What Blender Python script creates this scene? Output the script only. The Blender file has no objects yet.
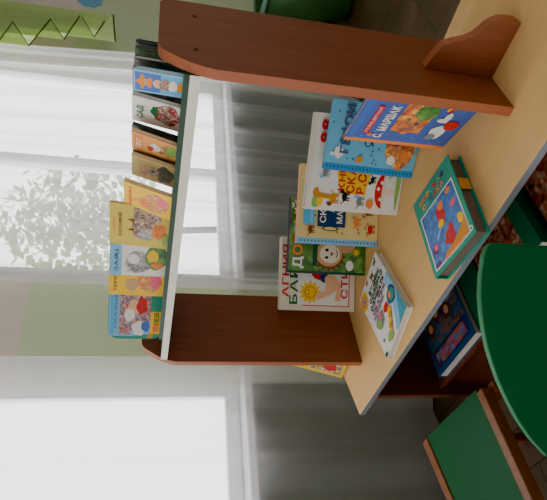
import bpy, bmesh, math, random
from mathutils import Vector, Matrix
random.seed(7)
scn = bpy.context.scene
C = scn.collection
DZ = 0.62          # table height; everything below is written relative to the table top

# ------------------------------------------------------------------ materials
MATS = {}
def lin(c):
    out = []
    for v in c:
        v /= 255.0
        out.append(v/12.92 if v <= 0.04045 else ((v+0.055)/1.055)**2.4)
    return (*out, 1.0)
def mat(name, rgb, rough=0.55, var=0.08, scale=30.0, spec=0.3):
    """plain colour with a faint procedural unevenness"""
    if name in MATS: return MATS[name]
    m = bpy.data.materials.new(name); m.use_nodes = True
    nt = m.node_tree; b = nt.nodes['Principled BSDF']
    tc = nt.nodes.new('ShaderNodeTexCoord'); no = nt.nodes.new('ShaderNodeTexNoise')
    no.inputs['Scale'].default_value = scale; no.inputs['Detail'].default_value = 3
    nt.links.new(tc.outputs['Object'], no.inputs['Vector'])
    mx = nt.nodes.new('ShaderNodeMix'); mx.data_type = 'RGBA'
    c = lin(rgb)
    mx.inputs[6].default_value = tuple(min(1, x*(1-var)) for x in c[:3])+(1,)
    mx.inputs[7].default_value = tuple(min(1, x*(1+var)) for x in c[:3])+(1,)
    nt.links.new(no.outputs['Fac'], mx.inputs[0])
    nt.links.new(mx.outputs[2], b.inputs['Base Color'])
    b.inputs['Roughness'].default_value = rough
    b.inputs['Specular IOR Level'].default_value = spec
    MATS[name] = m
    return m
def busy(name, cols, scale=60.0, rough=0.45, warp=0.35):
    """a crowded painted illustration: warped cells in a palette"""
    if name in MATS: return MATS[name]
    m = bpy.data.materials.new(name); m.use_nodes = True
    nt = m.node_tree; b = nt.nodes['Principled BSDF']
    tc = nt.nodes.new('ShaderNodeTexCoord')
    no = nt.nodes.new('ShaderNodeTexNoise'); no.inputs['Scale'].default_value = scale*0.5
    nt.links.new(tc.outputs['Object'], no.inputs['Vector'])
    mp = nt.nodes.new('ShaderNodeVectorMath'); mp.operation = 'MULTIPLY_ADD'
    mp.inputs[1].default_value = (warp*0.06,)*3
    nt.links.new(no.outputs['Color'], mp.inputs[0]); nt.links.new(tc.outputs['Object'], mp.inputs[2])
    vo = nt.nodes.new('ShaderNodeTexVoronoi'); vo.inputs['Scale'].default_value = scale
    nt.links.new(mp.outputs[0], vo.inputs['Vector'])
    sp = nt.nodes.new('ShaderNodeSeparateColor'); nt.links.new(vo.outputs['Color'], sp.inputs[0])
    r = nt.nodes.new('ShaderNodeValToRGB'); r.color_ramp.interpolation = 'LINEAR'
    els = r.color_ramp.elements
    while len(els) < len(cols): els.new(0.5)
    for i, c in enumerate(cols):
        els[i].position = i/(len(cols)-1); els[i].color = lin(c)
    nt.links.new(sp.outputs[0], r.inputs[0])
    # dark drawn outlines between the cells
    mu = nt.nodes.new('ShaderNodeMapRange'); mu.inputs[1].default_value = 0.25; mu.inputs[2].default_value = 0.9
    mu.inputs[3].default_value = 1.05; mu.inputs[4].default_value = 0.6
    nt.links.new(vo.outputs['Distance'], mu.inputs[0])
    ml = nt.nodes.new('ShaderNodeVectorMath'); ml.operation = 'SCALE'
    nt.links.new(r.outputs[0], ml.inputs[0]); nt.links.new(mu.outputs[0], ml.inputs['Scale'])
    nt.links.new(ml.outputs[0], b.inputs['Base Color'])
    b.inputs['Roughness'].default_value = rough
    MATS[name] = m
    return m
def wood(name, dark, light, rough=0.45, scale=(4, 40, 40), spec=0.35):
    if name in MATS: return MATS[name]
    m = bpy.data.materials.new(name); m.use_nodes = True
    nt = m.node_tree; b = nt.nodes['Principled BSDF']
    tc = nt.nodes.new('ShaderNodeTexCoord'); mp = nt.nodes.new('ShaderNodeMapping')
    mp.inputs['Scale'].default_value = scale
    nt.links.new(tc.outputs['Object'], mp.inputs[0])
    no = nt.nodes.new('ShaderNodeTexNoise'); no.inputs['Scale'].default_value = 2.0
    no.inputs['Detail'].default_value = 6; no.inputs['Roughness'].default_value = 0.6
    nt.links.new(mp.outputs[0], no.inputs['Vector'])
    r = nt.nodes.new('ShaderNodeValToRGB')
    r.color_ramp.elements[0].position = 0.3; r.color_ramp.elements[0].color = lin(dark)
    r.color_ramp.elements[1].position = 0.7; r.color_ramp.elements[1].color = lin(light)
    nt.links.new(no.outputs['Fac'], r.inputs[0]); nt.links.new(r.outputs[0], b.inputs['Base Color'])
    b.inputs['Roughness'].default_value = rough; b.inputs['Specular IOR Level'].default_value = spec
    MATS[name] = m
    return m
def sheer(name, rgb, clear):
    m = bpy.data.materials.new(name); m.use_nodes = True
    nt = m.node_tree; nt.nodes.remove(nt.nodes['Principled BSDF'])
    out = nt.nodes['Material Output']
    tr = nt.nodes.new('ShaderNodeBsdfTransparent')
    df = nt.nodes.new('ShaderNodeBsdfDiffuse'); tl = nt.nodes.new('ShaderNodeBsdfTranslucent')
    df.inputs[0].default_value = lin(rgb); tl.inputs[0].default_value = lin(rgb)
    a = nt.nodes.new('ShaderNodeMixShader'); a.inputs[0].default_value = 0.5
    nt.links.new(df.outputs[0], a.inputs[1]); nt.links.new(tl.outputs[0], a.inputs[2])
    # the weave closes up where the cloth turns away from the eye
    lw = nt.nodes.new('ShaderNodeLayerWeight'); lw.inputs[0].default_value = 0.35
    tc = nt.nodes.new('ShaderNodeTexCoord'); no = nt.nodes.new('ShaderNodeTexNoise')
    no.inputs['Scale'].default_value = 6
    nt.links.new(tc.outputs['Object'], no.inputs['Vector'])
    ad = nt.nodes.new('ShaderNodeMath'); ad.operation = 'MULTIPLY_ADD'
    ad.inputs[1].default_value = 0.42; ad.inputs[2].default_value = 1-clear-0.05
    nt.links.new(lw.outputs['Facing'], ad.inputs[0])
    ad2 = nt.nodes.new('ShaderNodeMath'); ad2.operation = 'MULTIPLY_ADD'; ad2.inputs[1].default_value = 0.1
    ad2.use_clamp = True
    nt.links.new(no.outputs['Fac'], ad2.inputs[0]); nt.links.new(ad.outputs[0], ad2.inputs[2])
    mx = nt.nodes.new('ShaderNodeMixShader')
    nt.links.new(ad2.outputs[0], mx.inputs[0])
    nt.links.new(tr.outputs[0], mx.inputs[1]); nt.links.new(a.outputs[0], mx.inputs[2])
    nt.links.new(mx.outputs[0], out.inputs[0])
    return m

PAPER = mat('paper_edges', (216, 208, 190), 0.8, 0.12, 200)
INK = dict(
    white=mat('ink_white', (236, 232, 224)), cream=mat('ink_cream', (232, 220, 198)),
    red=mat('ink_red', (205, 38, 40)), pink=mat('ink_pink', (240, 95, 125)), green=mat('ink_green', (30, 110, 60)),
    dgreen=mat('ink_dark_green', (32, 84, 58)), lgreen=mat('ink_light_green', (140, 185, 90)),
    yellow=mat('ink_yellow', (248, 196, 28)), orange=mat('ink_orange', (238, 135, 60)),
    blue=mat('ink_blue', (70, 110, 190)), dblue=mat('ink_dark_blue', (28, 58, 105)), sky=mat('ink_sky', (84, 178, 222)),
    lblue=mat('ink_pale_blue', (130, 190, 226)), purple=mat('ink_purple', (110, 50, 120)),
    brown=mat('ink_brown', (120, 70, 40)), tan=mat('ink_tan', (205, 160, 110)), skin=mat('ink_skin', (238, 185, 140)),
    black=mat('ink_black', (28, 26, 28)), grey=mat('ink_grey', (130, 135, 140)), teal=mat('ink_teal', (40, 150, 125)),
    slate=mat('ink_slate', (70, 80, 110)), gold=mat('ink_gold', (208, 142, 24)))

for _n, _c in (('ink_straw', (228, 204, 134)), ('ink_aqua', (105, 185, 218)), ('ink_azure', (45, 140, 200)), ('ink_cornflower', (74, 100, 172)),
               ('ink_sand', (220, 200, 130)), ('ink_apricot', (240, 170, 90)), ('ink_bottle', (40, 110, 78))): mat(_n, _c)

# ------------------------------------------------------------------ mesh helpers
class MB:
    def __init__(s): s.v = []; s.f = []; s.m = []; s.mats = []
    def mi(s, m):
        if m not in s.mats: s.mats.append(m)
        return s.mats.index(m)
    def face(s, pts, m):
        n = len(s.v); s.v += [tuple(p) for p in pts]; s.f.append(tuple(range(n, n+len(pts)))); s.m.append(s.mi(m))
    def box(s, a, b, m):
        x0, y0, z0 = a; x1, y1, z1 = b; n = len(s.v); k = s.mi(m)
        s.v += [(x0,y0,z0),(x1,y0,z0),(x1,y1,z0),(x0,y1,z0),(x0,y0,z1),(x1,y0,z1),(x1,y1,z1),(x0,y1,z1)]
        for q in ((3,2,1,0),(4,5,6,7),(0,1,5,4),(1,2,6,5),(2,3,7,6),(3,0,4,7)):
            s.f.append(tuple(n+i for i in q)); s.m.append(k)
    def prism(s, pts, axis, t0, t1, m, m_edge=None):
        """2-D outline extruded along axis ('x','y','z') from t0 to t1"""
        k = s.mi(m); ke = s.mi(m_edge or m); n = len(s.v); N = len(pts)
        def P(p, t): return {'x': (t, p[0], p[1]), 'y': (p[0], t, p[1]), 'z': (p[0], p[1], t)}[axis]
        s.v += [P(p, t0) for p in pts] + [P(p, t1) for p in pts]
        s.f.append(tuple(n+i for i in range(N))[::-1]); s.m.append(k)
        s.f.append(tuple(n+N+i for i in range(N))); s.m.append(k)
        for i in range(N):
            j = (i+1) % N
            s.f.append((n+i, n+j, n+N+j, n+N+i)); s.m.append(ke)
    def tube(s, path, r, m, seg=8):
        k = s.mi(m); n = len(s.v); path = [Vector(p) for p in path]
        for i, p in enumerate(path):
            d = (path[min(i+1, len(path)-1)]-path[max(i-1, 0)]).normalized()
            a = d.orthogonal().normalized() if i == 0 else (pa - d*pa.dot(d)).normalized()
            pa = a; b = d.cross(a)
            for j in range(seg):
                t = 2*math.pi*j/seg; s.v.append(tuple(p+(a*math.cos(t)+b*math.sin(t))*r))
        for i in range(len(path)-1):
            for j in range(seg):
                j2 = (j+1) % seg
                s.f.append((n+i*seg+j, n+i*seg+j2, n+(i+1)*seg+j2, n+(i+1)*seg+j)); s.m.append(k)
        s.f.append(tuple(n+j for j in range(seg))[::-1]); s.m.append(k)
        e = n+(len(path)-1)*seg; s.f.append(tuple(e+j for j in range(seg))); s.m.append(k)
    def build(s, name, parent=None, bevel=0, smooth=False, fix=True):
        me = bpy.data.meshes.new(name); me.from_pydata(s.v, [], s.f)
        for m in s.mats: me.materials.append(m)
        for p, i in zip(me.polygons, s.m): p.material_index = i; p.use_smooth = smooth
        if fix:
            bm = bmesh.new(); bm.from_mesh(me); bmesh.ops.recalc_face_normals(bm, faces=bm.faces); bm.to_mesh(me); bm.free()
        o = bpy.data.objects.new(name, me); C.objects.link(o)
        if parent: o.parent = parent
        if bevel:
            md = o.modifiers.new('edge', 'BEVEL'); md.width = bevel; md.segments = 2; md.limit_method = 'ANGLE'
        return o
def thing(name, label, cat, group=None, mtx=None, loc=(0, 0, 0)):
    o = bpy.data.objects.new(name, None); C.objects.link(o); o.empty_display_size = 0.05
    if mtx is not None: o.matrix_world = mtx
    else: o.location = loc
    return tag(o, label, cat, group)
def tag(o, label, cat, group=None):
    o['label'] = label; o['category'] = cat
    if group: o['group'] = group
    return o
def struct(o): o['kind'] = 'structure'; return o

def text_mesh(s, size, bold=0.0):
    cu = bpy.data.curves.new('t', 'FONT'); cu.body = s; cu.size = size; cu.offset = bold; cu.resolution_u = 3
    o = bpy.data.objects.new('t', cu); C.objects.link(o)
    dg = bpy.context.evaluated_depsgraph_get(); dg.update()
    me = bpy.data.meshes.new_from_object(o.evaluated_get(dg))
    bpy.data.objects.remove(o); bpy.data.curves.remove(cu)
    return me

class Art:
    """flat printed picture on a front cover: w wide, h tall, lies just in front of local y=0"""
    def __init__(s, w, h): s.w = w; s.h = h; s.mb = MB(); s.k = 0; s.lines = []
    def y(s): s.k += 1; return -0.00015-0.00006*s.k
    def poly(s, pts, m):
        y = s.y(); s.mb.face([(min(max(p[0], 0), 1)*s.w, y, min(max(p[1], 0), 1)*s.h) for p in pts], m)
    def rect(s, x0, z0, x1, z1, m): s.poly([(x0,z0),(x1,z0),(x1,z1),(x0,z1)], m)
    def ell(s, cx, cz, rx, rz, m, n=20, wob=0.0, rot=0.0):
        pts = []
        for i in range(n):
            t = 2*math.pi*i/n; r = 1+wob*math.sin(5*t+cx*40)+wob*0.6*math.sin(3*t+cz*50)
            a, b = rx*s.w*r*math.cos(t), rz*s.h*r*math.sin(t)
            pts.append((cx+(a*math.cos(rot)-b*math.sin(rot))/s.w, cz+(a*math.sin(rot)+b*math.cos(rot))/s.h))
        s.poly(pts, m)
    def star(s, cx, cz, r0, r1, m, n=14):
        pts = []
        for i in range(2*n):
            t = math.pi*i/n; r = r1 if i % 2 else r0
            pts.append((cx+r*math.cos(t), cz+r*math.sin(t)*s.w/s.h))
        s.poly(pts, m)
    def line(s, x0, z0, x1, z1, t, m):
        d = Vector(((x1-x0)*s.w, (z1-z0)*s.h)); p = Vector((-d.y, d.x)).normalized()*t/2
        s.poly([(x0+p.x/s.w, z0+p.y/s.h), (x1+p.x/s.w, z1+p.y/s.h), (x1-p.x/s.w, z1-p.y/s.h), (x0-p.x/s.w, z0-p.y/s.h)], m)
    def dots(s, n, x0, z0, x1, z1, r, m):
        for i in range(n):
            s.ell(random.uniform(x0, x1), random.uniform(z0, z1), r/s.w, r/s.h, m, 8)
    def animal(s, cx, cz, k, m, m2=None, flip=1):
        """small four-legged figure"""
        a = k*s.h/s.w
        s.ell(cx, cz, a*0.5, k*0.28, m, 14, 0.06)
        s.ell(cx+flip*a*0.5, cz+k*0.3, a*0.22, k*0.22, m2 or m, 12)
        for d in (-0.35, -0.15, 0.2, 0.36): s.line(cx+d*a, cz, cx+d*a*1.1, cz-k*0.55, 0.12*k*s.h, m)
        s.line(cx-flip*a*0.45, cz, cx-flip*a*0.8, cz+k*0.35, 0.08*k*s.h, m)
        s.ell(cx+flip*a*0.42, cz+k*0.52, a*0.07, k*0.12, m2 or m, 8)
    def text(s, t, x, z, size, m, width=None, bold=0.0, rot=0.0, cols=None):
        """bottom-left at (x,z); size = cap height as a fraction of h; width = total width as a fraction of w"""
        y = s.y()-0.0002; cur = 0.0; parts = []
        for i, ch in enumerate(t):
            if ch == ' ': cur += 0.35; continue
            me = text_mesh(ch, 1.0, bold)
            if not len(me.vertices): continue
            xs = [v.co.x for v in me.vertices]; x0, x1 = min(xs), max(xs)
            parts.append(([(v.co.x-x0+cur, v.co.y) for v in me.vertices], [tuple(p.vertices) for p in me.polygons],
                          cols[i % len(cols)] if cols else m))
            cur += (x1-x0)+0.09; bpy.data.meshes.remove(me)
        cur = max(cur-0.09, 0.01); sz = size*s.h/0.72
        sx = sz if width is None else width*s.w/cur
        cr, sr = math.cos(rot), math.sin(rot); tx = MB(); s.lines.append(tx)
        for vs, fs, mm in parts:
            n = len(tx.v); k = tx.mi(mm)
            for a, b in vs:
                a, b = a*sx, b*sz
                tx.v.append((x*s.w+a*cr-b*sr, y, z*s.h+a*sr+b*cr))
            for f in fs: tx.f.append(tuple(n+i for i in f)); tx.m.append(k)
    def done(s, parent):
        if s.mb.f: s.mb.build('cover_picture', parent, fix=False)
        for t in s.lines: t.build('cover_lettering', parent, fix=False)

def book_matrix(x, y, z, phi, lean, roll, w, t):
    z = z + max(0, lean and math.sin(max(lean, 0))*t) + (w*math.sin(roll) if roll > 0 else 0) + 0.0006
    return Matrix.Translation((x, y, z)) @ Matrix.Rotation(phi, 4, 'Z') @ Matrix.Rotation(-lean, 4, 'X') @ Matrix.Rotation(roll, 4, 'Y')
def round_rect(w, h, r, n=5, corners=(1, 1, 1, 1)):
    pts = []
    for k, (cx, cz, a0) in enumerate(((w-r, r, -90), (w-r, h-r, 0), (r, h-r, 90), (r, r, 180))):
        if not corners[k]:
            pts.append(((w, 0), (w, h), (0, h), (0, 0))[k]); continue
        for i in range(n+1):
            a = math.radians(a0+90*i/n); pts.append((cx+r*math.cos(a), cz+r*math.sin(a)))
    return pts
def hardback(label, group, mtx, w, h, t, m, art, spine=None, name='picture_book', pages=None):
    """boards + spine as one cover, page block set in; spine on the left"""
    o = thing(name, label, 'book', group, mtx); b = 0.0022
    c = MB(); sp = spine or m
    c.box((0, 0, 0), (w, b, h), m); c.box((0, t-b, 0), (w, t, h), m)
    c.box((-0.001, 0.0003, 0), (b, t-0.0003, h), sp)
    c.build('cover', o, 0.0006)
    p = MB(); p.box((b, b, 0.003), (w-0.004, t-b, h-0.001 if pages else h-0.003), pages or PAPER); p.build('page_block', o)
    a = Art(w, h); art(a); a.done(o)
    return o
def board_book(label, group, mtx, w, h, t, m, art, corners=(1, 1, 0, 0), r=0.012, edge=None):
    o = thing('board_book', label, 'book', group, mtx)
    c = MB(); c.prism(round_rect(w, h, r, 5, corners), 'y', 0, t*0.22, m); c.prism(round_rect(w, h, r, 5, corners), 'y', t*0.78, t, m)
    c.build('cover', o)
    p = MB(); p.prism(round_rect(w-0.001, h-0.001, r, 5, corners), 'y', t*0.22, t*0.78, edge or PAPER); p.build('page_block', o)
    a = Art(w, h); art(a); a.done(o)
    return o

# ------------------------------------------------------------------ the room
W0 = Vector((-0.784, -0.134, 0)); ang = math.atan2(0.99010, 0.14034)
WM = Matrix.Translation(W0) @ Matrix.Rotation(ang, 4, 'Z')     # local x runs along the window wall, local -y into the room
ZF, ZC = -0.62, 2.16
sage = mat('wall_sage_green', (210, 224, 182), 0.8, 0.05, 3)
beige = mat('wall_beige', (228, 217, 202), 0.8, 0.04, 3)
white_pvc = mat('window_white', (235, 237, 237), 0.35, 0.03, 5)
DADO = 1.17; SILL = 0.25; WT = 1.85
def wall_x(a, b, z0, z1, mb, d=0.10):
    for lo, hi, m in ((z0, min(z1, DADO), sage), (max(z0, DADO), z1, beige)):
        if hi-lo > 1e-4: mb.box((a, 0, lo), (b, d, hi), m)
wb = MB()
L0, L1 = -2.6, 5.2
wins = ((-1.45, 0.48), (0.98, 2.46))
xs = [L0]+[v for w in wins for v in w]+[L1]
for i in range(0, len(xs), 2): wall_x(xs[i], xs[i+1], ZF, ZC, wb)
rec = mat('under_sill_shade_green', (92, 110, 76), 0.85, 0.05, 3)  # green wall below the sills, its shade painted in as a darker colour
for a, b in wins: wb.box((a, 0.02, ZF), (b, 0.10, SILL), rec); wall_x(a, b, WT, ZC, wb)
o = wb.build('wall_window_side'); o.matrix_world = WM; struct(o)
glass = bpy.data.materials.new('window_glass'); glass.use_nodes = True
nt = glass.node_tree; nt.nodes.remove(nt.nodes['Principled BSDF'])
tr = nt.nodes.new('ShaderNodeBsdfTransparent'); tr.inputs[0].default_value = (0.95, 0.97, 0.97, 1)
gl = nt.nodes.new('ShaderNodeBsdfGlossy'); gl.inputs['Roughness'].default_value = 0.02
fr = nt.nodes.new('ShaderNodeFresnel'); mx = nt.nodes.new('ShaderNodeMixShader')
nt.links.new(fr.outputs[0], mx.inputs[0]); nt.links.new(tr.outputs[0], mx.inputs[1]); nt.links.new(gl.outputs[0], mx.inputs[2])
nt.links.new(mx.outputs[0], nt.nodes['Material Output'].inputs[0])
for k, (a, b) in enumerate(wins):
    w = thing('window_%d' % (k+1), '', ''); del w['label']; del w['category']; struct(w); w.matrix_world = WM
    f = MB(); t = 0.06
    f.box((a, 0.02, SILL), (b, 0.07, SILL+t), white_pvc); f.box((a, 0.02, WT-t), (b, 0.07, WT), white_pvc)
    for x in (a, (a+b)/2-t/2, b-t): f.box((x, 0.02, SILL+t), (x+t, 0.07, WT-t), white_pvc)
    f.build('window_frame', w, 0.004)
    s = MB(); s.box((a-0.04, -0.11, SILL-0.035), (b+0.04, 0.02, SILL), white_pvc); s.build('window_sill', w, 0.006)
    mid = (a+b)/2
    for x0, x1 in ((a+t, mid-t/2), (mid+t/2, b-t)):
        g = MB(); g.face([(x0, 0.045, SILL+t), (x1, 0.045, SILL+t), (x1, 0.045, WT-t), (x0, 0.045, WT-t)], glass); g.build('window_pane', w, fix=False)
bb = MB(); bb.box((L0, -0.018, ZF), (L1, 0, ZF+0.07), mat('skirting_brown', (58, 38, 28), 0.5)); o = bb.build('baseboard_window_side', None, 0.004); o.matrix_world = WM; struct(o)
# floor: brown laminate planks
fm = bpy.data.materials.new('laminate'); fm.use_nodes = True; nt = fm.node_tree; b = nt.nodes['Principled BSDF']
tc = nt.nodes.new('ShaderNodeTexCoord'); mp = nt.nodes.new('ShaderNodeMapping'); mp.inputs['Rotation'].default_value = (0, 0, ang)
br = nt.nodes.new('ShaderNodeTexBrick'); br.inputs['Scale'].default_value = 1.0; br.inputs['Brick Width'].default_value = 1.2
br.inputs['Row Height'].default_value = 0.13; br.inputs['Mortar Size'].default_value = 0.003
br.inputs['Color1'].default_value = lin((112, 92, 72)); br.inputs['Color2'].default_value = lin((100, 82, 62)); br.inputs['Mortar'].default_value = lin((60, 46, 34))
no = nt.nodes.new('ShaderNodeTexNoise'); no.inputs['Scale'].default_value = 9; no.inputs['Detail'].default_value = 5
ml = nt.nodes.new('ShaderNodeMix'); ml.data_type = 'RGBA'; ml.blend_type = 'MULTIPLY'; ml.inputs[0].default_value = 0.5
nt.links.new(tc.outputs['Object'], mp.inputs[0]); nt.links.new(mp.outputs[0], br.inputs['Vector']); nt.links.new(mp.outputs[0], no.inputs['Vector'])
nt.links.new(br.outputs['Color'], ml.inputs[6]); nt.links.new(no.outputs['Fac'], ml.inputs[7]); nt.links.new(ml.outputs[2], b.inputs['Base Color'])
b.inputs['Roughness'].default_value = 0.4
fb = MB(); fb.box((-0.28, -3.2, ZF-0.05), (4.2, 5.2, ZF), fm)
fb = MB(); fb.prism([(L0, 0.28), (L0, -4.2), (L1, -4.2), (L1, 0.28)], 'z', ZF-0.05, ZF, fm); o = fb.build('floor'); o.matrix_world = WM; struct(o)
cb = MB(); cb.prism([(L0, 0.28), (L0, -4.2), (L1, -4.2), (L1, 0.28)], 'z', ZC, ZC+0.05, mat('ceiling_white', (225, 222, 215), 0.9)); o = cb.build('ceiling'); o.matrix_world = WM; struct(o)
eb = MB(); eb.box((L1, -4.2, ZF), (L1+0.12, 0.28, ZC), beige); o = eb.build('wall_far_end'); o.matrix_world = WM; struct(o)

# ------------------------------------------------------------------ curtains
def curtain(s0f, s1f, z0, z1, off, m, label, group, waves, amp, seed, tilt=0.0, hem_sides=True):
    """sheer cloth hanging in folds; s0f/s1f give the side edges as functions of height"""
    rnd = random.Random(seed); ph = [(rnd.uniform(0.6, 1.7), rnd.uniform(0, 6.28), rnd.uniform(0.5, 1)) for _ in range(5)]
    o = thing('sheer_curtain', label, 'curtain', group, WM.copy())
    NX, NZ = 220, 26; mb = MB(); k = mb.mi(m)
    def pt(i, j):
        q = i/NX; z = z0+(z1-z0)*j/NZ
        a = s0f(z); b = s1f(z); s = a+(b-a)*q
        y = sum(w*math.sin(2*math.pi*waves*f*q+p+0.25*(z-z0)*f) for f, p, w in ph)/3.0
        y += 0.11*math.sin(2*math.pi*waves*3.1*q+seed)+0.05*math.sin(2*math.pi*waves*5.3*q+2*seed)
        y = math.copysign(abs(y)**0.9, y)
        flare = 1.0+0.25*(z1-z)/(z1-z0)
        return (s+tilt*(z-z0)*math.sin(q*9), -off+amp*y*flare, z)
    for j in range(NZ+1):
        for i in range(NX+1): mb.v.append(pt(i, j))
    for j in range(NZ):
        for i in range(NX):
            a = j*(NX+1)+i; mb.f.append((a, a+1, a+NX+2, a+NX+1)); mb.m.append(k)
    mb.build('cloth', o, smooth=True, fix=False)
    # doubled hems down both sides
    for e in ((0, 9), (NX-9, NX)):
        h = MB(); kk = h.mi(m); n = e[1]-e[0]+1
        for j in range(NZ+1):
            for i in range(e[0], e[1]+1):
                p = pt(i, j); h.v.append((p[0], p[1]-0.004, p[2]))
        for j in range(NZ):
            for i in range(n-1):
                a = j*n+i; h.f.append((a, a+1, a+n+1, a+n)); h.m.append(kk)
        h.build('hem', o, smooth=True, fix=False)
    return o
SH = sheer('sheer_white', (238, 235, 237), 0.62)
curtain(lambda z: 0.83, lambda z: 2.42+0.05*math.sin((z+0.5)*2.0), ZF+0.05, 2.0, 0.17, SH, 'white sheer curtain hanging in folds behind the shelf of small books', 'white sheer curtains', 5.5, 0.045, 3)
curtain(lambda z: -1.9, lambda z: 0.50, ZF+0.05, 2.0, 0.17, SH, 'white sheer curtain over the window beyond the left table end', 'white sheer curtains', 5.5, 0.045, 11)
rod = MB(); rod.tube([(-2.1, -0.17, 2.03), (3.2, -0.17, 2.03)], 0.014, mat('rod_white', (220, 220, 215), 0.4), 10)
for x in (-1.95, 0.62, 3.0): rod.box((x-0.01, -0.17, 2.02), (x+0.01, 0.0, 2.045), MATS['rod_white'])
o = rod.build('curtain_rod'); o.matrix_world = WM; tag(o, 'white curtain rod fixed above both windows', 'curtain rod')
# light green cascade of the valance with its zigzag hem
lime = bpy.data.materials.new('lime_cloth'); lime.use_nodes = True; nt = lime.node_tree
b = nt.nodes['Principled BSDF']; b.inputs['Roughness'].default_value = 0.8
no = nt.nodes.new('ShaderNodeTexNoise'); no.inputs['Scale'].default_value = 8; rp = nt.nodes.new('ShaderNodeValToRGB')
rp.color_ramp.elements[0].color = lin((206, 228, 150)); rp.color_ramp.elements[1].color = lin((222, 238, 176))
nt.links.new(no.outputs['Fac'], rp.inputs[0]); nt.links.new(rp.outputs[0], b.inputs['Base Color'])
tl = nt.nodes.new('ShaderNodeBsdfTranslucent'); nt.links.new(rp.outputs[0], tl.inputs[0]); ms = nt.nodes.new('ShaderNodeMixShader'); ms.inputs[0].default_value = 0.5; b.inputs['Emission Strength'].default_value = 0
nt.links.new(b.outputs[0], ms.inputs[1]); nt.links.new(tl.outputs[0], ms.inputs[2]); nt.links.new(ms.outputs[0], nt.nodes['Material Output'].inputs[0])
jab = thing('valance_cascade', 'light green curtain cascade with dark zigzag hem beside the sheer curtain', 'curtain', None, WM.copy())
# (s, z) along the zigzag, alternating front (valley) and back (peak) fold lines, from the top down
zz = [(2.28, 1.86), (2.50, 1.78), (2.30, 1.66), (2.53, 1.60), (2.333, 1.506), (2.565, 1.484), (2.331, 1.358), (2.654, 1.293), (2.444, 1.19), (2.758, 1.136), (2.519, 1.033), (2.80, 0.977), (2.78, 0.945), (2.566, 0.918)]
jm = MB(); up = 2.0
for i in range(len(zz)-1):
    (a, za), (c, zc) = zz[i], zz[i+1]
    ya, yc = -0.245+0.005*i+(0.0 if i % 2 == 0 else 0.03), -0.245+0.005*(i+1)+(0.0 if i % 2 else 0.03)
    jm.face([(a, ya, za), (c, yc, zc), (c, yc, up), (a, ya, up)], lime)
jm.build('cloth', jab, fix=False)
jt = MB(); jt.tube([(a, -0.245+0.005*i+(0.0 if i % 2 == 0 else 0.03)-0.003, z) for i, (a, z) in enumerate(zz)], 0.005, mat('hem_olive', (70, 92, 44), 0.8), 6)
jt.build('hem_piping', jab)
# pale blue paper cut-out high on the green wall, green bin on the floor under it
pc = MB(); pc.prism([(3.20+0.075*math.cos(t*math.pi/8)*(1+0.15*(t % 2)), 1.13+0.075*math.sin(t*math.pi/8)*(1+0.15*(t % 2))) for t in range(16)], 'y', -0.006, -0.0005, mat('paper_blue', (120, 180, 215), 0.8))
o = pc.build('paper_cutout'); o.matrix_world = WM; tag(o, 'pale blue paper cut-out stuck high on the green wall', 'paper cut-out')
bin_ = thing('plastic_bin', 'tall green plastic bin on the laminate floor by the skirting', 'bin', None, WM @ Matrix.Translation((3.18, -0.34, ZF)))
def lathe(mb, prof, m, seg=32):
    k = mb.mi(m); n = len(mb.v)
    for r, z in prof:
        for j in range(seg): mb.v.append((r*math.cos(2*math.pi*j/seg), r*math.sin(2*math.pi*j/seg), z))
    for i in range(len(prof)-1):
        for j in range(seg):
            j2 = (j+1) % seg; mb.f.append((n+i*seg+j, n+i*seg+j2, n+(i+1)*seg+j2, n+(i+1)*seg+j)); mb.m.append(k)
lb = MB(); lathe(lb, [(0.001, 0.002), (0.16, 0.002), (0.18, 0.03), (0.235, 0.62), (0.228, 0.62), (0.17, 0.03), (0.001, 0.03)], mat('bin_green', (64, 100, 62), 0.4)); lb.build('body', bin_, smooth=True)
lb = MB(); lathe(lb, [(0.228, 0.60), (0.248, 0.60), (0.25, 0.63), (0.23, 0.632), (0.228, 0.60)], mat('bin_rim', (120, 165, 150), 0.4)); lb.build('rim', bin_, smooth=True)

# ------------------------------------------------------------------ table with lower shelf
maple = wood('table_maple', (222, 178, 114), (228, 187, 124), 0.5, (1.5, 14, 14), spec=0.12)
band = mat('edge_band_grey', (128, 130, 136), 0.5)
brown = wood('board_brown', (118, 66, 42), (134, 78, 50), 0.5, (1.2, 1.2, 1.2))
brownv = wood('board_brown_upright', (118, 66, 42), (132, 77, 50), 0.42, (30, 30, 2.5))
band_b = mat('edge_band_red_brown', (164, 94, 60), 0.5)
dark = wood('cabinet_brown', (104, 60, 44), (118, 70, 52), 0.5, (30, 30, 2.5))
table = thing('childrens_table', 'low beige table with grey edge band carrying the book stand', 'table', None, None, (0, 0, ZF))
def tb(): return MB()
TT = 0.017
top = [(-0.113, -0.1205), (1.62, -0.1205), (1.62, 0.363), (-0.215, 0.363), (-0.19, 0.13)]
m_ = MB(); m_.prism([(x, y) for x, y in top], 'z', DZ-TT, DZ, maple, band); m_.build('tabletop', table, 0.0015)
for nm, x0, x1 in (('side_panel', -0.075, -0.055), ('side_panel', 1.50, 1.52)):
    m_ = MB(); m_.box((x0, -0.085, 0), (x1, 0.345, DZ-TT), dark); m_.build(nm, table, 0.002)
m_ = MB(); m_.box((-0.055, -0.062, DZ-0.288), (1.50, 0.345, DZ-0.27), dark); m_.build('lower_shelf', table, 0.001)
m_ = MB(); m_.box((-0.055, -0.045, 0.0), (1.50, -0.03, DZ-0.288), dark); m_.build('front_panel', table)
m_ = MB(); m_.box((-0.055, 0.327, DZ-0.27), (1.50, 0.345, DZ-TT), dark); m_.build('back_panel', table)

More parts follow.
